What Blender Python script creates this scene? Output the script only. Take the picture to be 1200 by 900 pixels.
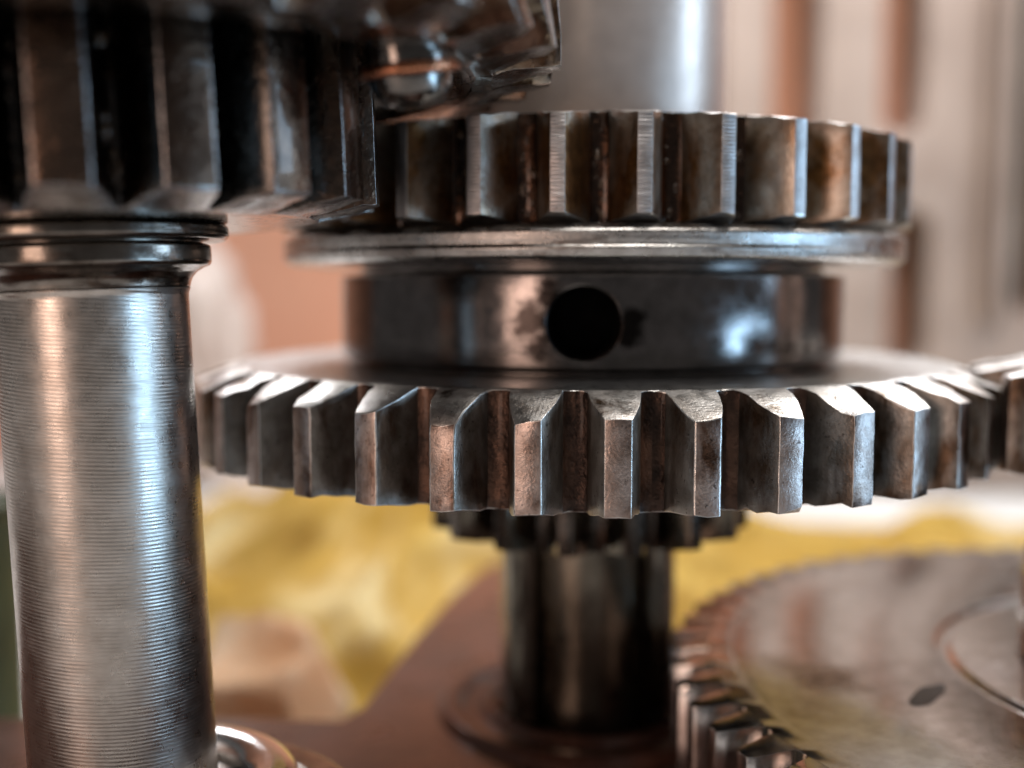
import bpy, bmesh, math, random
from math import sin, cos, pi, radians, atan, atan2, sqrt
from mathutils import Vector, Matrix, noise
random.seed(7)
for o in list(bpy.data.objects): bpy.data.objects.remove(o)
SC = bpy.context.scene
SC.unit_settings.scale_length = 0.01            # one unit = one centimetre
COL = SC.collection

# ------------------------------------------------------------------ camera
F = 1290.0; PITCH = atan(115.0 / F)
cam = bpy.data.cameras.new('camera'); camo = bpy.data.objects.new('camera', cam); COL.objects.link(camo)
camo.location = (0, 0, 0); camo.rotation_euler = (pi / 2 - PITCH, 0, 0)
cam.sensor_width = 36; cam.lens = 36 * F / 1200
cam.clip_start = 0.05; cam.clip_end = 500
cam.dof.use_dof = True; cam.dof.focus_distance = 7.95; cam.dof.aperture_fstop = 0.12
SC.camera = camo
def at(px, py, Y):
    x = (px - 600) / F; v = (450 - py) / F
    fy = cos(PITCH) + v * sin(PITCH); fz = -sin(PITCH) + v * cos(PITCH)
    s = Y / fy
    return Vector((s * x, Y, s * fz))

# ------------------------------------------------------------------ world, lamps, exposure
w = bpy.data.worlds.new('World'); SC.world = w; w.use_nodes = True
bg = w.node_tree.nodes['Background']; bg.inputs[0].default_value = (0.85, 0.80, 0.78, 1); bg.inputs[1].default_value = 0.12
SC.view_settings.view_transform = 'Standard'; SC.view_settings.look = 'None'
SC.view_settings.exposure = 0.0; SC.view_settings.gamma = 1.0
SC.cycles.use_denoising = True
SC.cycles.max_bounces = 8; SC.cycles.glossy_bounces = 6; SC.cycles.sample_clamp_indirect = 6
def area(name, loc, target, sx, sy, rad, col):
    l = bpy.data.lights.new(name, 'AREA'); l.shape = 'RECTANGLE'; l.size = sx; l.size_y = sy
    l.energy = rad * pi * sx * sy; l.color = col
    o = bpy.data.objects.new(name, l); COL.objects.link(o); o.location = loc
    d = Vector(target) - Vector(loc); o.rotation_euler = d.to_track_quat('-Z', 'Y').to_euler()
    return o
area('window_light', (33, -3, -5.5), (0, 9, -1), 13, 8, 10.5, (0.42, 0.70, 1.0))
area('side_light', (36, 8.5, 8.5), (0, 11, 1), 11, 10, 7.5, (0.50, 0.74, 1.0))
area('warm_light', (-19, -21, 3), (-2, 9, -1), 9, 18, 5.2, (1.0, 0.68, 0.54))
area('top_light', (3, 0, 26), (1, 9, 0), 10, 8, 11.0, (1.0, 0.95, 0.90))
area('rear_light', (2, 33, 19), (1, 10, 0), 44, 8, 13.0, (0.96, 0.97, 1.0))
area('back_light', (17, 17, 24), (4, 40, -2), 22, 6, 17.5, (1.0, 0.93, 0.87))

# ------------------------------------------------------------------ materials
class NT:
    def __init__(s, name):
        s.m = bpy.data.materials.new(name); s.m.use_nodes = True
        s.t = s.m.node_tree; s.b = s.t.nodes['Principled BSDF']
        s.tc = s.n('ShaderNodeTexCoord')
    def n(s, typ, **k):
        nd = s.t.nodes.new(typ)
        for a, v in k.items(): setattr(nd, a, v)
        return nd
    def l(s, a, b): s.t.links.new(a, b)
    def coord(s, scale=(1, 1, 1), rnd=True):
        mp = s.n('ShaderNodeMapping'); mp.inputs['Scale'].default_value = scale
        s.l(s.tc.outputs['Object'], mp.inputs['Vector'])
        if rnd:
            oi = s.n('ShaderNodeObjectInfo'); mu = s.n('ShaderNodeMath', operation='MULTIPLY'); mu.inputs[1].default_value = 37.0
            s.l(oi.outputs['Random'], mu.inputs[0]); cb = s.n('ShaderNodeCombineXYZ')
            s.l(mu.outputs[0], cb.inputs[0]); s.l(mu.outputs[0], cb.inputs[1]); s.l(mu.outputs[0], cb.inputs[2])
            s.l(cb.outputs[0], mp.inputs['Location'])
        return mp.outputs[0]
    def noise(s, scale, detail=4, rough=0.55, co=None, dist=0.0):
        nd = s.n('ShaderNodeTexNoise'); nd.inputs['Scale'].default_value = scale
        nd.inputs['Detail'].default_value = detail; nd.inputs['Roughness'].default_value = rough
        nd.inputs['Distortion'].default_value = dist
        s.l(co if co is not None else s.coord(), nd.inputs['Vector']); return nd.outputs['Fac']
    def ramp(s, f, a, b, lo=0.0, hi=1.0):
        r = s.n('ShaderNodeMapRange'); r.inputs[1].default_value = a; r.inputs[2].default_value = b
        r.inputs[3].default_value = lo; r.inputs[4].default_value = hi; s.l(f, r.inputs[0]); return r.outputs[0]
    def mix(s, f, a, b):
        m = s.n('ShaderNodeMix', data_type='RGBA')
        if hasattr(f, 'is_linked') or hasattr(f, 'node'): s.l(f, m.inputs[0])
        else: m.inputs[0].default_value = f
        for v, i in ((a, 6), (b, 7)):
            if hasattr(v, 'node'): s.l(v, m.inputs[i])
            else: m.inputs[i].default_value = (*v, 1)
        return m.outputs[2]
    def math(s, op, a, b=0.0):
        m = s.n('ShaderNodeMath', operation=op)
        for v, i in ((a, 0), (b, 1)):
            if hasattr(v, 'node'): s.l(v, m.inputs[i])
            else: m.inputs[i].default_value = v
        return m.outputs[0]
    def bump(s, h, strength, dist=0.01):
        b = s.n('ShaderNodeBump'); b.inputs['Strength'].default_value = strength; b.inputs['Distance'].default_value = dist
        s.l(h, b.inputs['Height']); s.l(b.outputs[0], s.b.inputs['Normal'])
    def set(s, key, v):
        if hasattr(v, 'node'): s.l(v, s.b.inputs[key])
        else: s.b.inputs[key].default_value = (*v, 1) if isinstance(v, tuple) and len(v) == 3 else v

def metal(name, c1, c2, rough=(0.25, 0.45), stain=None, s_range=(0.5, 0.62), s_scale=2.2, s_stretch=(1, 1, .45),
          line=None, grain=0.25, coat=0.0, grain_scale=34, metallic=1.0, stain_rough=0.3, wet=0.0, pits=.7, smears=None, wet_scale=13):
    """worn steel: two tones, optional oil/varnish stain, fine grain, optional tool lines (freq per cm, strength, slant)"""
    t = NT(name)
    n1 = t.noise(5.0, 5, 0.6); n2 = t.noise(grain_scale, 3, 0.6)
    col = t.mix(t.ramp(n1, .35, .65), c1, c2)
    rgh = t.ramp(t.noise(9, 4), .3, .7, rough[0], rough[1])
    if stain is not None:
        sf = t.ramp(t.noise(s_scale, 6, 0.62, t.coord(s_stretch), 0.3), s_range[0], s_range[1])
        sc = t.mix(t.ramp(t.noise(11, 4), .35, .65), stain, tuple(c * .45 for c in stain))
        col = t.mix(sf, col, sc)
        rr = t.n('ShaderNodeMix', data_type='FLOAT'); t.l(sf, rr.inputs[0]); t.l(rgh, rr.inputs[2]); rr.inputs[3].default_value = stain_rough
        rgh = rr.outputs[0]
    # dark speckle of pits and dirt
    sp = t.ramp(t.noise(26, 2, .5), .66, .74)
    col = t.mix(t.math('MULTIPLY', sp, pits), col, (.03, .022, .018))
    if smears:                                   # soft edged oil stains at given spots of the part
        tot = None
        for (c, rad) in smears:
            vm = t.n('ShaderNodeVectorMath', operation='DISTANCE'); t.l(t.coord((1, 1, 1), False), vm.inputs[0]); vm.inputs[1].default_value = c
            d = t.math('ADD', t.math('DIVIDE', vm.outputs['Value'], rad), t.math('MULTIPLY', t.noise(5.5, 5, .6, t.coord((1, 1, 1.6), False)), 1.5))
            f = t.ramp(d, 1.80, 1.32)
            tot = f if tot is None else t.math('MAXIMUM', tot, f)
        col = t.mix(t.math('MULTIPLY', tot, .92), col, (.012, .009, .008))
    t.set('Base Color', col); t.set('Metallic', metallic); t.set('Roughness', rgh)
    t.b.inputs['Coat Weight'].default_value = coat; t.b.inputs['Coat Roughness'].default_value = 0.08
    h = t.math('MULTIPLY', n2, grain)
    if wet: h = t.math('ADD', h, t.math('MULTIPLY', t.ramp(t.noise(wet_scale, 2, .5), .5 if wet_scale > 8 else .3, .8), wet))
    if line:
        freq, st, slant = line
        sx = t.n('ShaderNodeSeparateXYZ'); t.l(t.coord((1, 1, 1), False), sx.inputs[0])
        u = t.math('ADD', sx.outputs[2], t.math('MULTIPLY', sx.outputs[0], slant))
        u = t.math('ADD', u, t.math('MULTIPLY', t.noise(2.2, 3, .5, t.coord((1, 1, 3), False)), .02))
        sn = t.math('SINE', t.math('MULTIPLY', u, freq * 2 * pi))
        amp = t.ramp(t.noise(6, 3, .6, t.coord((.5, .5, 2), False)), .3, .7, .35, 1.2)
        fine = t.noise(7, 4, .7, t.coord((.22, .22, 24), False))
        h = t.math('ADD', h, t.math('MULTIPLY', t.math('ADD', t.math('MULTIPLY', sn, amp), t.math('MULTIPLY', fine, 1.3)), st))
    t.bump(h, 1.0, 0.006)
    return t.m

M = {}
M['flank'] = metal('worn_tooth_flank', (.44, .425, .40), (.25, .235, .21), (.30, .50), (.13, .08, .05), (.42, .62), 2.6, grain=.7, grain_scale=44, metallic=.82)
M['tip'] = metal('tooth_tip_land', (.52, .45, .42), (.38, .30, .26), (.28, .45), (.16, .09, .06), (.48, .64), 3.0, grain=.6, grain_scale=44)
M['chamfer'] = metal('bright_scuffed_chamfer', (.80, .79, .77), (.58, .56, .53), (.26, .45), (.22, .15, .10), (.56, .68), 3.0, grain=.7, grain_scale=38, pits=.4)
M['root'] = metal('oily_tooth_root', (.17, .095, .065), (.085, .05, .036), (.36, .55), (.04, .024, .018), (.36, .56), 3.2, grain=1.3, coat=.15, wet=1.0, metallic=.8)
M['uflank'] = metal('amber_stained_flank', (.60, .56, .51), (.44, .40, .34), (.28, .44), (.24, .12, .045), (.36, .56), 1.5, (1, 1, .7), grain=.8, coat=.3, metallic=.85)
M['utip'] = metal('milled_tip_land', (.62, .60, .60), (.48, .45, .44), (.28, .42), (.2, .12, .08), (.66, .8), 3, grain=.4, line=(34, .3, 0))
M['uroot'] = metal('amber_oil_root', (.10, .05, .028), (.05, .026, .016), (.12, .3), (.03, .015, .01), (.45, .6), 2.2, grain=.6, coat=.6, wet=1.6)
M['disc'] = metal('ground_gear_face', (.50, .50, .49), (.40, .395, .38), (.26, .40), (.25, .2, .15), (.58, .75), 1.2, grain=.6)
M['flange'] = metal('turned_flange_steel', (.58, .57, .55), (.42, .40, .38), (.22, .38), (.16, .11, .085), (.58, .74), 2.0, (1, 1, 3), line=(14, .2, 0), grain=.5, pits=.25)
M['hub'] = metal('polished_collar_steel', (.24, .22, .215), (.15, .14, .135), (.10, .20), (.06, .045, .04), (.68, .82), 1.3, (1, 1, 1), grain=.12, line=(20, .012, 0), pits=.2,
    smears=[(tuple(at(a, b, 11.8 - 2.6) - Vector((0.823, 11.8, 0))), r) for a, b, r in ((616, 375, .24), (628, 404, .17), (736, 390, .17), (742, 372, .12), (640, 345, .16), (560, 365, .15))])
M['shaft'] = metal('turned_shaft_steel', (.62, .575, .53), (.50, .455, .41), (.24, .36), (.24, .17, .12), (.50, .85), 1.1, (1, 1, .4), line=(36, .085, .10), grain=.08, pits=.0)
M['cshaft'] = metal('satin_shaft_steel', (.86, .71, .62), (.76, .62, .54), (.30, .38), grain=.12, pits=.05, metallic=.55)
M['spline'] = metal('dark_spline_steel', (.26, .235, .19), (.17, .15, .12), (.14, .26), (.05, .035, .025), (.5, .65), 1.5, grain=.3)
M['dark'] = metal('oil_blackened_steel', (.10, .09, .08), (.055, .048, .042), (.16, .32), (.16, .085, .05), (.50, .66), 1.5, (1, 1, .35), grain=.6, coat=.5, wet=.8)
M['glintedge'] = metal('highlit_oily_edge', (.52, .51, .51), (.34, .32, .31), (.18, .32), (.16, .10, .07), (.5, .65), 3, grain=.9, coat=.4)  # oily worn edges, colour lightened to imitate bright highlights
M['browntip'] = metal('brown_oiled_tip', (.20, .125, .085), (.11, .07, .05), (.2, .36), (.06, .035, .025), (.45, .62), 1.3, (1, 1, .4), grain=.6, coat=.5, wet=.8)
M['blackoil'] = metal('black_oil_root', (.03, .025, .022), (.02, .016, .014), (.10, .25), grain=.6, coat=.8, wet=3.5)
M['wetoil'] = metal('wet_oil_on_steel', (.24, .20, .15), (.11, .085, .06), (.07, .18), (.16, .08, .04), (.45, .62), 1.2, (1, 1, 1), grain=.2, coat=1.0, wet=1.5, wet_scale=6)
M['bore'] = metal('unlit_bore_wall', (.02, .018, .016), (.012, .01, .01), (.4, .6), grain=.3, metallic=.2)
M['olive'] = metal('oil_film_web', (.13, .105, .075), (.07, .055, .04), (.14, .32), (.14, .07, .04), (.5, .65), 1.1, (1, 1, 1), grain=.5, coat=.8, wet=1.2)
M['ring'] = metal('dark_collar_rings', (.26, .235, .21), (.15, .13, .11), (.14, .26), (.08, .055, .04), (.52, .66), 1.6, (1, 1, 4), grain=.2, coat=.3)
M['lowgear'] = metal('hazy_low_gear_face', (.74, .73, .73), (.54, .52, .50), (.09, .18), (.38, .29, .24), (.52, .72), .5, (1, 1, 1), grain=.15, pits=.2)
M['bright'] = metal('bright_bearing_steel', (.74, .74, .74), (.60, .60, .60), (.1, .2), grain=.15)
M['knob'] = metal('oily_pin_steel', (.20, .19, .18), (.12, .11, .10), (.12, .22), grain=.2, coat=.6)
M['copper'] = metal('coppery_highlight', (.75, .33, .18), (.55, .22, .12), (.2, .35), grain=.3, coat=.3)

def matte(name, c1, c2, rough=.7, scale=1.2, bump=.3, rng=(.4, .6), c3=None, metallic=0.0, coat=0.0):
    t = NT(name); co = t.coord((1, 1, 1), False)
    col = t.mix(t.ramp(t.noise(scale, 5, .6, co), *rng), c1, c2)
    if c3: col = t.mix(t.ramp(t.noise(scale * .6, 4, .6, t.coord((1.3, .8, 1), False), .6), .55, .68), col, c3)
    t.set('Base Color', col); t.set('Roughness', t.ramp(t.noise(scale * 3, 3, .5, co), .3, .7, rough * .85, min(1, rough * 1.15)))
    t.set('Metallic', metallic); t.b.inputs['Coat Weight'].default_value = coat
    t.bump(t.noise(scale * 9, 4, .6, co), bump, .03); return t.m
M['housing'] = matte('copper_brown_housing', (.13, .052, .034), (.07, .032, .023), .30, .5, .3, c3=(.20, .08, .05), metallic=.35, coat=.2)
M['casting'] = matte('pinkish_grey_casting', (.41, .32, .27), (.32, .245, .205), .6, .22, .25, c3=(.50, .41, .36))
M['salmon'] = matte('salmon_painted_wall', (.80, .42, .28), (.74, .37, .24), .75, .12, .2)
M['yellow'] = matte('yellow_cloth', (.74, .52, .13), (.62, .40, .07), .85, .35, .5, c3=(.86, .74, .42))
M['cream'] = matte('cream_cloth', (.90, .80, .64), (.84, .55, .32), .8, .4, .3)
M['white'] = matte('white_cloth', (.66, .58, .53), (.58, .48, .43), .85, .5, .3)
M['table'] = matte('white_bench_top', (.80, .79, .77), (.74, .73, .71), .5, .2, .15)
M['green'] = matte('dark_green_bench_front', (.05, .065, .03), (.03, .04, .02), .6, .6, .2)

# ------------------------------------------------------------------ mesh helpers
def finish(bm, name, mats, parent=None, sharp=32, bevel=None):
    if bevel:
        es = [e for e in bm.edges if len(e.link_faces) == 2 and e.calc_face_angle(0) > radians(28)]
        bmesh.ops.bevel(bm, geom=es, offset=bevel, segments=2, profile=.6, affect='EDGES', clamp_overlap=True)
    me = mesh_of(bm, name, mats, sharp)
    return link(name, me, parent)
def mesh_of(bm, name, mats, sharp=32):
    bm.normal_update()
    for f in bm.faces: f.smooth = True
    for e in bm.edges:
        if len(e.link_faces) == 2 and e.calc_face_angle(0) > radians(sharp): e.smooth = False
    me = bpy.data.meshes.new(name); bm.to_mesh(me); bm.free()
    for m in (mats if isinstance(mats, (list, tuple)) else [mats]): me.materials.append(m)
    return me
def link(name, me, parent=None, loc=None, rot=None):
    o = bpy.data.objects.new(name, me); COL.objects.link(o); o.parent = parent
    if loc is not None: o.location = loc
    if rot is not None: o.rotation_euler = rot
    return o
def thing(name, label, cat, loc, rot=(0, 0, 0), group=None):
    o = bpy.data.objects.new(name, None); COL.objects.link(o); o.location = loc; o.rotation_euler = rot
    o.empty_display_size = .2
    o['label'] = label; o['category'] = cat
    if group: o['group'] = group
    return o
def tag(o, label=None, cat=None, kind=None):
    if label: o['label'] = label
    if cat: o['category'] = cat
    if kind: o['kind'] = kind
    return o
def rounded(prof, r=.02):
    """round the corners of an (r, z) profile"""
    out = [prof[0]]
    for a, b, c in zip(prof, prof[1:], prof[2:]):
        A, B, C_ = Vector(a), Vector(b), Vector(c)
        u = (A - B); v = (C_ - B)
        if u.length < 1e-6 or v.length < 1e-6: out.append(b); continue
        k = min(r, u.length * .45, v.length * .45); u.normalize(); v.normalize()
        p, q = B + u * k, B + v * k
        for s in (0, .33, .67, 1):
            x = (p * (1 - s) + B * s); y = (B * (1 - s) + q * s); w_ = x * (1 - s) + y * s
            out.append((w_.x, w_.y))
    out.append(prof[-1]); return out
def lathe(prof, seg=160, r=.02):
    p = rounded(prof, r) if r else prof
    bm = bmesh.new(); rings = []
    for (rad, z) in p:
        if rad < 1e-5: rings.append([bm.verts.new((0, 0, z))])
        else: rings.append([bm.verts.new((rad * cos(2 * pi * i / seg), rad * sin(2 * pi * i / seg), z)) for i in range(seg)])
    for A, B in zip(rings, rings[1:]):
        for i in range(seg):
            j = (i + 1) % seg
            if len(A) == 1 and len(B) == 1: continue
            if len(A) == 1: f = (A[0], B[j], B[i])
            elif len(B) == 1: f = (A[i], A[j], B[0])
            else: f = (A[i], A[j], B[j], B[i])
            bm.faces.new(f)
    bmesh.ops.recalc_face_normals(bm, faces=bm.faces)
    return bm
# tooth sector: (radius, angle, material region) across one pitch; regions 0 flank 1 chamfer 2 root 3 tip
def tooth_mesh(name, N, Rt, Rr, z0, z1, tip_w, root_w, mats, rin, ch_top=.15, ch_bot=.04, twist=0.0, levels=6, jit=.006,
               bevel=.010, nick=0.0, curve=.5, seed=0):
    rnd = random.Random(seed)
    P = pi / N; ta = tip_w / 2 / Rt; ra = root_w / 2 / Rr
    half = [(Rr, P), (Rr, ra + (P - ra) * .45), (Rr + (Rt - Rr) * .05, ra)]
    for k in (.3, .55, .8):
        a = ra + (ta - ra) * (k + curve * k * (k - 1) )
        half.append((Rr + (Rt - Rr) * k, a))
    half += [(Rt, ta)]
    prof = half + [(Rt * 1.0006, 0)] + [(r, -a) for r, a in reversed(half)]
    prof = [(r, -a) for r, a in prof]                # counter-clockwise
    nreg = []
    L = len(prof)
    for i in range(L - 1):
        m = (prof[i][0] + prof[i + 1][0]) / 2
        nreg.append(2 if m < Rr + (Rt - Rr) * .04 else (3 if m > Rt * .999 else 0))
    bm = bmesh.new()
    def topz(r):
        k = max(0, (r - Rr) / (Rt - Rr)); return z1 - ch_top * k ** 1.15
    def botz(r):
        k = max(0, (r - Rr * .99) / (Rt - Rr * .99)); return z0 + ch_bot * k
    nk = [0.0] * L
    if nick:
        c = rnd.randrange(4, L - 4)
        for i in range(L): nk[i] = nick * max(0, 1 - abs(i - c) / 2.2) * rnd.uniform(.6, 1.2)
    grid = []
    for lv in range(levels + 1):
        s = lv / levels; row = []
        for i, (r, a) in enumerate(prof):
            zt = topz(r) - nk[i]; zb = botz(r); z = zb + (zt - zb) * s
            edge = (r > Rr + .02)
            jr = rnd.uniform(-jit, jit) * edge; jz = (rnd.uniform(-jit, jit) * 2 if (lv in (0, levels) and edge) else 0)
            if lv == 0 and edge and rnd.random() < .25: jz += rnd.uniform(0, jit * 4)
            aa = a + twist * (z - z0)
            rr = r + jr - (nk[i] * .3 if lv == levels else 0)
            row.append(bm.verts.new((rr * cos(aa), rr * sin(aa), z + jz)))
        grid.append(row)
    for lv in range(levels):
        for i in range(L - 1):
            f = bm.faces.new((grid[lv][i], grid[lv][i + 1], grid[lv + 1][i + 1], grid[lv + 1][i])); f.material_index = nreg[i]
    # top and bottom: strips joining mirrored profile points, then a quad back to the inner radius
    for row, up in ((grid[-1], True), (grid[0], False)):
        z = z1 if up else z0; tw = twist * (z - z0)
        half_n = L // 2
        for i in range(half_n):
            a, b = row[i], row[i + 1]; c, d = row[L - 2 - i], row[L - 1 - i]
            vs = [a, b, c, d] if i < half_n - 1 else [a, b, d]
            if up: vs = vs
            else: vs = vs[::-1]
            f = bm.faces.new(vs); f.material_index = 1 if i >= 1 else 4
        ia = bm.verts.new((rin * cos(-P + tw), rin * sin(-P + tw), z)); ib = bm.verts.new((rin * cos(P + tw), rin * sin(P + tw), z))
        vs = [ia, row[0], row[L - 1], ib]
        f = bm.faces.new(vs if up else vs[::-1]); f.material_index = 4
    bm.normal_update()
    es = [e for e in bm.edges if len(e.link_faces) == 2 and e.calc_face_angle(0) > radians(33) and e.is_convex
          and all((Vector((v.co.x, v.co.y)).length > Rr - .01) for v in e.verts)]
    if bevel: bmesh.ops.bevel(bm, geom=es, offset=bevel, segments=2, profile=.55, affect='EDGES', clamp_overlap=True, material=1)
    return mesh_of(bm, name, mats, 40)
def ring_of_teeth(parent, N, phase, variants, special=None):
    for i in range(N):
        me = (special or {}).get(i) or variants[(i * 7 + i // 3) % len(variants)]
        link('tooth', me, parent, rot=(0, 0, phase + 2 * pi * i / N))

# ------------------------------------------------------------------ the setting: bench, wall, housing
BENCH_Z = -6.9
def poly_plate(outer, holes, thick, axis='z'):
    """flat plate with holes, drawn in 2D, extruded; axis z: XY plane going down; axis y: XZ plane going back"""
    bm = bmesh.new(); edges = []
    mk = (lambda p: (p[0], p[1], 0)) if axis == 'z' else (lambda p: (p[0], 0, p[1]))
    for loop in [outer] + holes:
        vs = [bm.verts.new(mk(p)) for p in loop]
        edges += [bm.edges.new((vs[i], vs[(i + 1) % len(vs)])) for i in range(len(vs))]
    bmesh.ops.triangle_fill(bm, use_beauty=True, use_dissolve=False, edges=edges)
    ex = bmesh.ops.extrude_face_region(bm, geom=list(bm.faces))
    dv = (0, 0, -thick) if axis == 'z' else (0, thick, 0)
    bmesh.ops.translate(bm, vec=dv, verts=[v for v in ex['geom'] if isinstance(v, bmesh.types.BMVert)])
    bmesh.ops.recalc_face_normals(bm, faces=bm.faces)
    return bm
bm = bmesh.new(); bmesh.ops.create_grid(bm, x_segments=2, y_segments=2, size=35)
o = finish(bm, 'bench_top', M['table']); o.location = (-8, 22, BENCH_Z); tag(o, kind='structure')
bm = bmesh.new(); bmesh.ops.create_cube(bm, size=1, matrix=Matrix.Diagonal((140, 1, 80, 1)))
o = finish(bm, 'back_wall', M['salmon']); o.location = (0, 46, 20); tag(o, kind='structure')

# gearbox housing floor: brown plate whose far edge curves away
HZ = -4.62
def onz(px, py, z):
    a = at(px, py, 1.0); s = z / a.z; return Vector((a.x * s, s, z))
edge_px = [(150, 838), (300, 838), (400, 841), (425, 825), (455, 785), (490, 740), (525, 700), (560, 668), (600, 648), (680, 642), (740, 650), (770, 690), (790, 738), (820, 748), (1000, 748), (1300, 748)]
outer = [(-14, 5), (14, 5)] + [(p.x, p.y) for p in (onz(x, y, HZ) for x, y in reversed(edge_px))] + [(-14, onz(150, 838, HZ).y)]
bm = poly_plate(outer, [], 2.3)
o = finish(bm, 'housing_floor', M['housing'], sharp=40, bevel=.12); o.location = (0, 0, HZ); tag(o, kind='structure')

# casting with upright slots, right background
CY = 36.0
def slot(x0, x1, y0, y1):
    a = at(x0, y1, CY); b = at(x1, y0, CY); r = (b.x - a.x) / 2 * .98; cx = (a.x + b.x) / 2
    pts = [(cx + r * cos(t), a.z + r + r * sin(t)) for t in [pi + pi * k / 10 for k in range(11)]]
    pts += [(cx + r * cos(t), b.z - r + r * sin(t)) for t in [pi * k / 10 for k in range(11)]]
    return pts
c0 = at(838, 560, CY); c1 = at(1400, -160, CY)
outer = [(c0.x, BENCH_Z), (c1.x, BENCH_Z), (c1.x, c1.z), (c0.x, c1.z)]
holes = [slot(900, 968, -120, 300), slot(1033, 1093, -120, 158), slot(1040, 1092, 246, 430), slot(1186, 1262, -120, 372)]
bm = poly_plate(outer, holes, 2.6, 'y')
t = thing('slotted_casting', 'blurred pinkish grey casting with upright slots standing far behind the gears', 'casting', (0, CY, 0))
finish(bm, 'casting_wall', M['casting'], t, bevel=.18)
def rib(x0, x1, y0, y1, d):
    a = at(x0, y1, CY); b = at(x1, y0, CY)
    bm = bmesh.new(); bmesh.ops.create_cube(bm, size=1, matrix=Matrix.Translation(((a.x + b.x) / 2, -d / 2 + .01, (a.z + b.z) / 2)) @ Matrix.Diagonal((b.x - a.x, d, b.z - a.z, 1)))
    bmesh.ops.bevel(bm, geom=list(bm.edges), offset=.35, segments=4, affect='EDGES', clamp_overlap=True)
    finish(bm, 'rib', M['casting'], t)
rib(1146, 1184, -110, 385, .9); 
g = bmesh.new(); a = at(850, 460, CY + 2.85); b = at(1120, -140, CY + 2.85)
bmesh.ops.create_cube(g, size=1, matrix=Matrix.Translation(((a.x + b.x) / 2, 2.85, (a.z + b.z) / 2)) @ Matrix.Diagonal((b.x - a.x, .4, b.z - a.z, 1)))
finish(g, 'salmon_panel', M['salmon'], t)
g = bmesh.new(); a = at(1180, 400, CY + 3.0); b = at(1300, -120, CY + 3.0)
bmesh.ops.create_cube(g, size=1, matrix=Matrix.Translation(((a.x + b.x) / 2, 3.0, (a.z + b.z) / 2)) @ Matrix.Diagonal((b.x - a.x, .5, b.z - a.z, 1)))
finish(g, 'dark_green_panel', M['green'], t)

# ------------------------------------------------------------------ cloths
def cloth(name, label, cat, mat, corners, nx, ny, zfun, thick=.12):
    """corners: 4 world XY (near-left, near-right, far-right, far-left)"""
    bm = bmesh.new(); g = []
    c = [Vector(p) for p in corners]
    for j in range(ny + 1):
        v = j / ny; row = []
        for i in range(nx + 1):
            u = i / nx
            p = c[0] * (1 - u) * (1 - v) + c[1] * u * (1 - v) + c[2] * u * v + c[3] * (1 - u) * v
            wob = noise.noise_vector(Vector((p.x * .5, p.y * .5, 3))) * .5
            row.append(bm.verts.new((p.x + wob.x, p.y + wob.y, zfun(p.x, p.y, u, v))))
        g.append(row)
    for j in range(ny):
        for i in range(nx): bm.faces.new((g[j][i], g[j][i + 1], g[j + 1][i + 1], g[j + 1][i]))
    bmesh.ops.solidify(bm, geom=list(bm.faces), thickness=thick)
    bmesh.ops.recalc_face_normals(bm, faces=bm.faces)
    o = finish(bm, name, mat, sharp=80); tag(o, label, cat); return o
def folds(x, y, s=1.0, seed=0):
    q = Vector((x * .32 + seed, y * .32, seed)); n1 = 1 - abs(noise.noise(q)) * 2.2
    n2 = 1 - abs(noise.noise(q * 2.3)) * 2
    return s * (max(0, n1) ** 2 * 1.3 + n2 * .35)
def zy(x, y, u, v):
    rise = 1.9 * math.exp(-((x + 2.5) / 5.0) ** 2 - ((y - 28) / 5.0) ** 2)
    edge = min(1, 5 * min(u, 1 - u, v, 1 - v) + .15)
    return BENCH_Z + .1 + edge * (max(.05, folds(x, y, .8, 1.7)) + rise)
cloth('yellow_rag', 'crumpled yellow cleaning rag spread on the bench behind the gears', 'rag', M['yellow'],
      [(-6.3, 14.6), (14, 17.5), (22, 30), (-12.5, 32.5)], 90, 60, zy)
def zc(x, y, u, v):
    edge = min(1, 4 * min(u, 1 - u, v, 1 - v) + .1)
    return BENCH_Z + .5 + edge * (.75 + .5 * folds(x, y, 1, 5.3)) - .1
a = onz(205, 835, -5.6); b = onz(405, 835, -5.6); c = onz(400, 752, -5.6); d = onz(235, 752, -5.6)
cloth('cream_rag', 'pale cream and peach folded rag lying beside the round steel post', 'rag', M['cream'],
      [a.xy, b.xy, c.xy, d.xy], 36, 30, zc)
q = at(-62, 700, 15.5)
t = thing('green_tin', 'dark green round tin standing on the bench at the far left edge', 'tin', (q.x, 15.5, BENCH_Z))
finish(lathe([(0, 0), (1.05, 0), (1.05, .1), (1.0, .14), (1.0, 3.7), (1.04, 3.74), (1.04, 3.85), (.98, 3.85), (.96, 3.78), (0, 3.78)], 96, .02), 'tin_body', M['green'], t)
# white cloth heap, left background
bm = bmesh.new(); bmesh.ops.create_icosphere(bm, subdivisions=5, radius=1)
for v in bm.verts:
    p = v.co.copy(); k = 1 + .22 * (1 - abs(noise.noise(p * 1.8)) * 3) + .08 * noise.noise(p * 5)
    v.co = Vector((p.x * 2.0 * k, p.y * 1.6 * k, p.z * 4.6 * k))
    if v.co.z < -4.0: v.co.z = -4.0
o = finish(bm, 'white_cloth_bundle', M['white'], sharp=80)
q = at(226, 420, 38); o.location = (q.x - .3, 38, BENCH_Z + 4.0); tag(o, 'blurred white cloth bundle standing on the bench far behind the left shaft', 'cloth')

# ------------------------------------------------------------------ main shaft with its splines
AX, AY = 0.823, 11.8
AXIS = Vector((AX, AY, 0))
t = thing('main_shaft', 'upright steel shaft carrying the centre gears, dark and splined towards the housing floor', 'shaft', (AX, AY, HZ))
bm = lathe([(0, 5.72), (1.4, 5.72), (1.4, 10.8), (0, 10.8)], 128, .05); finish(bm, 'shaft_body', M['cshaft'], t)
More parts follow.
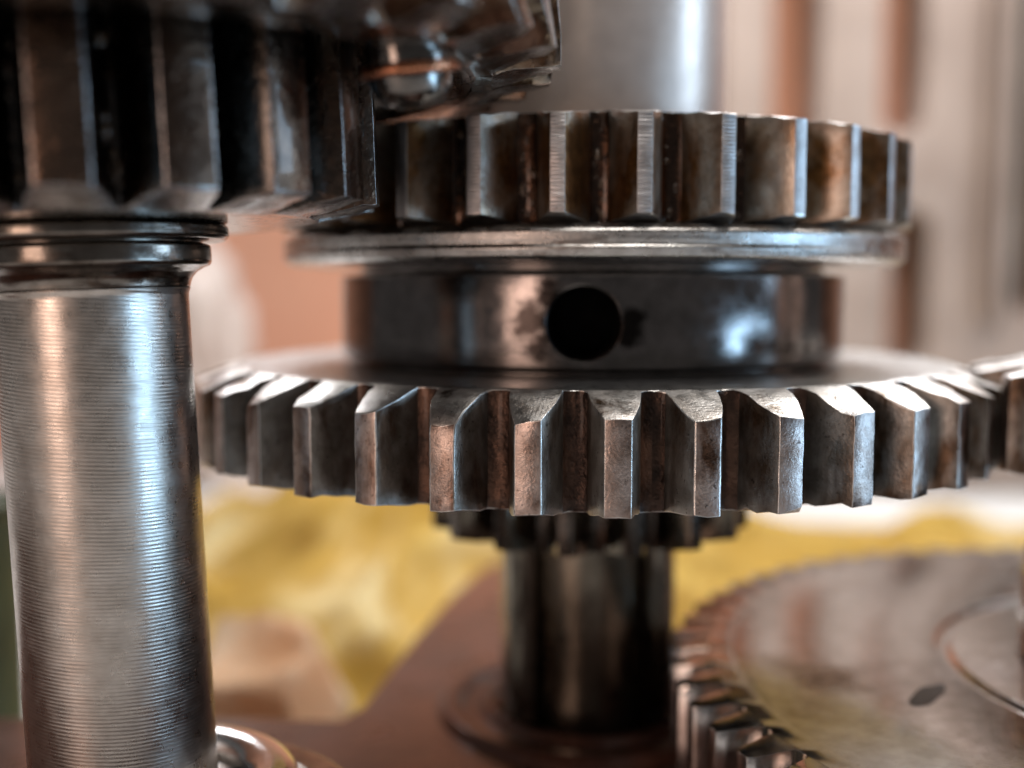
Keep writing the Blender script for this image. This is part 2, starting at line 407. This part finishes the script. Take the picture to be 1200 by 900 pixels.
# splined lower length
bm = bmesh.new(); NS = 6; ring = []
for k in range(NS):
    for (r, f) in ((.80, -.5), (.80, -.40), (.945, -.37), (.962, -.2), (.965, 0), (.962, .2), (.945, .37), (.80, .40)):
        ring.append((r, (k + f) * 2 * pi / NS - pi / 2 - .02))
for z in (0.02, 2.4):
    pass
lo = [bm.verts.new((r * cos(a), r * sin(a), 0.0)) for r, a in ring]; hi = [bm.verts.new((r * cos(a), r * sin(a), 2.6)) for r, a in ring]
for i in range(len(ring)):
    j = (i + 1) % len(ring); bm.faces.new((lo[i], lo[j], hi[j], hi[i]))
bm.faces.new(hi); bm.faces.new(lo[::-1])
finish(bm, 'splined_length', M['spline'], t, bevel=.035)
bm = lathe([(.96, -.1), (.96, .05), (1.12, .12), (1.2, .02), (1.34, .02), (1.42, .10), (1.56, .10), (1.66, 0.0), (1.66, -.1)], 128, .02)
finish(bm, 'bearing_seat', M['housing'], t)

# small gear directly beneath the large gear
t = thing('small_lower_gear', 'small dark brown spur gear tucked directly beneath the large gear', 'gear', (AX, AY, 0))
zt, zb = -1.72, -2.58
v = [tooth_mesh('tooth', 16, 1.70, 1.30, zb, zt, .14, .36, [M['spline'], M['dark'], M['dark'], M['dark'], M['spline']], 1.15, .02, .05, jit=.003, seed=s, levels=2) for s in range(3)]
finish(lathe([(0, zt), (1.15, zt), (1.15, zb), (0, zb)], 96, 0), 'gear_body', M['spline'], t); ring_of_teeth(t, 16, .2, v)

# ------------------------------------------------------------------ large gear
t = thing('large_spur_gear', 'large worn spur gear in sharp focus with chipped, bright chamfered teeth', 'gear', (AX, AY, 0))
N = 40; Rt, Rr = 4.1, 3.66; zt, zb = -.775, -1.70
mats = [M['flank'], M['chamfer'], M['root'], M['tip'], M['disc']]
kw = dict(ch_top=.16, ch_bot=.06, jit=.006, bevel=.010, curve=.7, levels=9)
v = [tooth_mesh('tooth', N, Rt, Rr, zb, zt, .195, .395, mats, 3.5, nick=(0, .02, .035, .01, .05, .028)[s], seed=s + 3, **kw) for s in range(6)]
chip = tooth_mesh('tooth', N, Rt, Rr, zb, zt, .195, .395, mats, 3.5, nick=.13, seed=44, **kw)
chip2 = tooth_mesh('tooth', N, Rt, Rr, zb, zt, .195, .395, mats, 3.5, nick=.05, seed=51, **kw)
ph = -pi / 2 - 0.0175      # set so that one tooth tip faces px 715
finish(lathe([(0, zt), (3.5, zt), (3.5, zb), (0, zb)], 200, 0), 'gear_body', M['disc'], t)
ring_of_teeth(t, N, ph, v, {N - 2: chip, 3: chip2})

# ------------------------------------------------------------------ upper gear with flange and drilled collar
t = thing('collared_gear', 'upper spur gear with amber oil stained teeth above a flange and drilled collar', 'gear', (AX, AY, 0))
N2 = 30; zt2, zb2 = 1.40, .50
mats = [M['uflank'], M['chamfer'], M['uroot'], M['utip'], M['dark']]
v = [tooth_mesh('tooth', N2, 3.22, 2.78, zb2, zt2, .115, .42, mats, 2.6, ch_top=.07, ch_bot=.06, jit=.004, bevel=.008, seed=s + 20) for s in range(5)]
ring_of_teeth(t, N2, -pi / 2 + .0625, v)
finish(lathe([(0, zt2), (2.6, zt2), (2.6, zb2), (0, zb2)], 160, 0), 'gear_body', M['dark'], t)
finish(lathe([(0, .49), (3.06, .49), (3.17, .455), (3.19, .42), (3.17, .33), (3.19, .30), (3.17, .235), (3.10, .205), (0, .205)], 200, .012), 'flange', M['flange'], t)
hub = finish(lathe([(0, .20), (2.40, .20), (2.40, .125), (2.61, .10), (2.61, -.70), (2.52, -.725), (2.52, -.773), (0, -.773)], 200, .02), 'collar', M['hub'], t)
# radial drilled hole: boolean once, baked into the mesh
q = at(684, 379, AY - 2.5); ang = atan2(q.y - AY, q.x - AX)
cb = bmesh.new(); bmesh.ops.create_cone(cb, segments=64, radius1=.315, radius2=.315, depth=3.4, cap_ends=True,
    matrix=Matrix.Translation((cos(ang) * 2.4, sin(ang) * 2.4, q.z)) @ Matrix.Rotation(ang, 4, 'Z') @ Matrix.Rotation(pi / 2, 4, 'Y'))
cut = link('hole_cutter', mesh_of(cb, 'cutter', M['bore'])); cut.location = t.location
md = hub.modifiers.new('b', 'BOOLEAN'); md.operation = 'DIFFERENCE'; md.solver = 'EXACT'; md.object = cut
bpy.context.view_layer.update(); dg = bpy.context.evaluated_depsgraph_get()
nm = bpy.data.meshes.new_from_object(hub.evaluated_get(dg)); hub.modifiers.clear(); hub.data = nm
for p in nm.polygons: p.use_smooth = True
bb = bmesh.new(); bb.from_mesh(nm)
for e in bb.edges: e.smooth = not (len(e.link_faces) == 2 and e.calc_face_angle(0) > radians(32))
es = [e for e in bb.edges if not e.smooth and all(abs(v.co.z - q.z) < .33 and abs(v.co.y * cos(ang) - v.co.x * sin(ang)) < .33 and v.co.xy.length > 2.5 for v in e.verts)]
bmesh.ops.bevel(bb, geom=es, offset=.016, segments=2, profile=.5, affect='EDGES')
bb.to_mesh(nm); bb.free()
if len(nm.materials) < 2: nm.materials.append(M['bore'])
for p in nm.polygons:      # near-black colour paints the shade inside the bore
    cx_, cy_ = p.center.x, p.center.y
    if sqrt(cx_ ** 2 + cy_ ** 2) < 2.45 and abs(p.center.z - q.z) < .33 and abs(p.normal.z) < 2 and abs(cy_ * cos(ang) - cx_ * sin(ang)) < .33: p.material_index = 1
bpy.data.objects.remove(cut)
M['slotfill'] = matte('dark_slot_fill', (.016, .012, .010), (.008, .007, .006), .32, 3, .1)
# oil drops clinging in the gaps between teeth
def drops(parent, N, phase, R, z0, z1, n, seed, off=.5, big=1.0):
    rnd = random.Random(seed); bm = bmesh.new()
    for _ in range(n):
        k = rnd.randrange(N); a = phase + 2 * pi * (k + off) / N + rnd.uniform(-.018, .018)
        z = rnd.uniform(z0, z1); s = rnd.uniform(.008, .024) * big
        m = Matrix.Rotation(a, 4, 'Z') @ Matrix.Translation((R, 0, z)) @ Matrix.Diagonal((s * .55, s, s * rnd.uniform(1, 2.0), 1))
        bmesh.ops.create_icosphere(bm, subdivisions=2, radius=1, matrix=m)
    o = finish(bm, 'oil_drops', M['drop'], parent, sharp=90); tag(o, kind='stuff'); return o
M['drop'] = matte('oil_drop', (.10, .06, .03), (.05, .03, .02), .06, 3, 0, coat=1.0)
drops(t, N2, -pi / 2 + .0625, 2.785, .55, 1.3, 260, 3)

# ------------------------------------------------------------------ left shaft assembly (leans a little)
LB = Vector((-3.08, 8.1, 0)); LROT = (0, radians(-2.1), 0)
t = thing('left_shaft', 'near left upright shaft with fine ring tool marks and dark stepped collars', 'shaft', LB, LROT)
finish(lathe([(0, -5.6), (.68, -5.6), (.68, -.075), (.70, -.03), (0, -.03)], 192, .015), 'shaft_body', M['shaft'], t)
finish(lathe([(0, -.03), (.695, -.03), (.70, .0), (.715, .04), (.75, .08), (.80, .11), (.845, .125), (.86, .15), (.86, .265), (.84, .28), (.80, .285), (.80, .30), (.97, .305), (.995, .33), (.995, .40), (.97, .42), (0, .42)], 160, .012), 'stepped_collar', M['ring'], t)

t = thing('dark_pinion', 'near left pinion with broad oil black teeth and bluish edges', 'gear', LB, LROT)
N3 = 19; zb3, zt3 = .42, 1.78
mats = [M['dark'], M['glintedge'], M['blackoil'], M['browntip'], M['olive']]
v = [tooth_mesh('tooth', N3, 2.12, 1.66, zb3, zt3, .31, .50, mats, 1.55, ch_top=.02, ch_bot=.09, jit=.004, bevel=.02, seed=s + 60, curve=.3) for s in range(4)]
ring_of_teeth(t, N3, -pi / 2 - .02, v)
finish(lathe([(0, zt3), (1.55, zt3), (1.55, zb3), (0, zb3)], 96, 0), 'gear_body', M['olive'], t)
drops(t, N3, -pi / 2 - .02, 1.665, .5, 1.5, 220, 9)
drops(t, N3, -pi / 2 - .02, 1.86, .5, 1.4, 110, 11, off=.125 * N3 / (2 * pi), big=1.3)

t = thing('helical_gear', 'large oil coated helical gear overhanging the dark pinion at the top', 'gear', LB, LROT)
N4 = 32; zb4, zt4 = 1.36, 3.2
mats = [M['wetoil'], M['glintedge'], M['wetoil'], M['wetoil'], M['olive']]
v = [tooth_mesh('tooth', N4, 3.49, 3.0, zb4, zt4, .20, .42, mats, 2.85, ch_top=.02, ch_bot=.08, twist=-.30, jit=.006, bevel=.03, seed=s + 80, levels=10) for s in range(4)]
ring_of_teeth(t, N4, -pi / 2 + .03, v)
finish(lathe([(0, zt4), (2.85, zt4), (2.85, zb4), (2.62, zb4), (2.5, zb4 + .1), (2.42, 1.72), (2.2, 1.8), (0, 1.8)], 160, .03), 'gear_body', M['olive'], t)

# ------------------------------------------------------------------ low gear, right
GC = Vector((6.6, 9.8, 0))
t = thing('low_flat_gear', 'blurred grey brown gear lying low at the bottom right', 'gear', GC)
N5 = 62; zt5, zb5 = -3.53, -4.40
mats = [M['lowgear'], M['lowgear'], M['spline'], M['lowgear'], M['lowgear']]
v = [tooth_mesh('tooth', N5, 5.1, 4.72, zb5, zt5, .15, .32, mats, 4.5, ch_top=.05, ch_bot=.03, jit=.004, bevel=.02, seed=s + 100, levels=3) for s in range(3)]
ring_of_teeth(t, N5, .02, v)
finish(lathe([(0, zt5), (2.40, zt5), (2.45, zt5 - .05), (2.52, zt5 - .05), (2.57, zt5), (4.5, zt5), (4.5, zb5), (0, zb5)], 160, .01), 'gear_body', M['lowgear'], t)
finish(lathe([(0, -2.35), (1.55, -2.35), (1.78, -2.55), (1.8, -2.7), (1.8, -3.52), (0, -3.52)], 128, .06), 'hub', M['spline'], t)

p = onz(1086, 814, zt5 + .008); bm = bmesh.new(); vs = []
for i in range(32):
    th = 2 * pi * i / 32; e = 1 + .25 * noise.noise(Vector((cos(th) * 1.5, sin(th) * 1.5, 4)))
    vs.append(bm.verts.new((p.x - GC.x + e * (.26 * cos(th) * .8 - .07 * sin(th)), p.y - GC.y + e * (.26 * cos(th) * .9 + .08 * sin(th)), zt5 + .006)))
bm.faces.new(vs); finish(bm, 'dark_slot_patch', M['slotfill'], t)  # flat dark patch painted in for the slot's shaded opening, nothing cut
t = thing('right_edge_gear', 'bright edged gear meshing with the large gear at the right edge', 'gear', GC)
N6 = 21; mats = [M['flank'], M['chamfer'], M['root'], M['tip'], M['disc']]
v = [tooth_mesh('tooth', N6, 2.32, 1.87, -1.66, -.70, .14, .42, mats, 1.7, ch_top=.08, ch_bot=.05, jit=.005, bevel=.012, seed=s + 130) for s in range(3)]
dv = GC - AXIS; a12 = atan2(dv.y, dv.x); k = round((a12 - ph) / (2 * pi / N)); d1 = ph + k * 2 * pi / N - a12
ring_of_teeth(t, N6, a12 + pi - d1 * 4.0 / 2.2 + pi / N6, v)
finish(lathe([(0, -.70), (1.7, -.70), (1.7, -1.66), (0, -1.66)], 128, 0), 'gear_body', M['disc'], t)
t = thing('countershaft', 'upright shaft at the right edge joining the low gear and the edge gear', 'shaft', GC + Vector((0, 0, -2.35)))
finish(lathe([(0, 0), (.8, 0), (.8, .69), (0, .69)], 96, .02), 'lower_length', M['spline'], t)
finish(lathe([(0, 1.65), (.8, 1.65), (.8, 3.2), (.7, 3.3), (0, 3.3)], 96, .02), 'upper_length', M['cshaft'], t)

# bright round bearing at the lower left
t = thing('bright_bearing', 'bright round bearing ring around the foot of the left shaft', 'bearing', LB + Vector((.17, 0, 0)), LROT)
prof = [(.69, -4.6), (.69, -3.95)]
for rc, zc_, rr in ((.93, -3.92, .21),):
    prof += [(rc - rr * cos(k * pi / 8), zc_ + rr * sin(k * pi / 8)) for k in range(9)]
prof += [(1.16, -4.6), (.69, -4.6)]
finish(lathe(prof, 128, 0), 'bearing_ring', M['bright'], t)
finish(lathe([(1.18, -4.6), (1.18, -4.12), (1.30, -4.06), (1.55, -4.08), (1.68, -4.2), (1.70, -4.6)], 128, .03), 'outer_race', M['ring'], t)

# pin, its coppery highlight put in as a coloured ring, beneath the helical gear
q = at(480, 90, 7.1)
t = thing('round_pin', 'glossy dark round pin with a coppery highlight ring between the two upper gears', 'pin', q, (radians(8), radians(-6), 0))
finish(lathe([(0, -.20), (.10, -.20), (.19, -.17), (.25, -.10), (.27, 0), (.27, .22), (0, .22)], 64, .03), 'pin_head', M['knob'], t)
finish(lathe([(.0, .0), (.31, .0), (.335, .03), (.31, .08), (.0, .08)], 64, .015), 'highlight_ring', M['copper'], t)
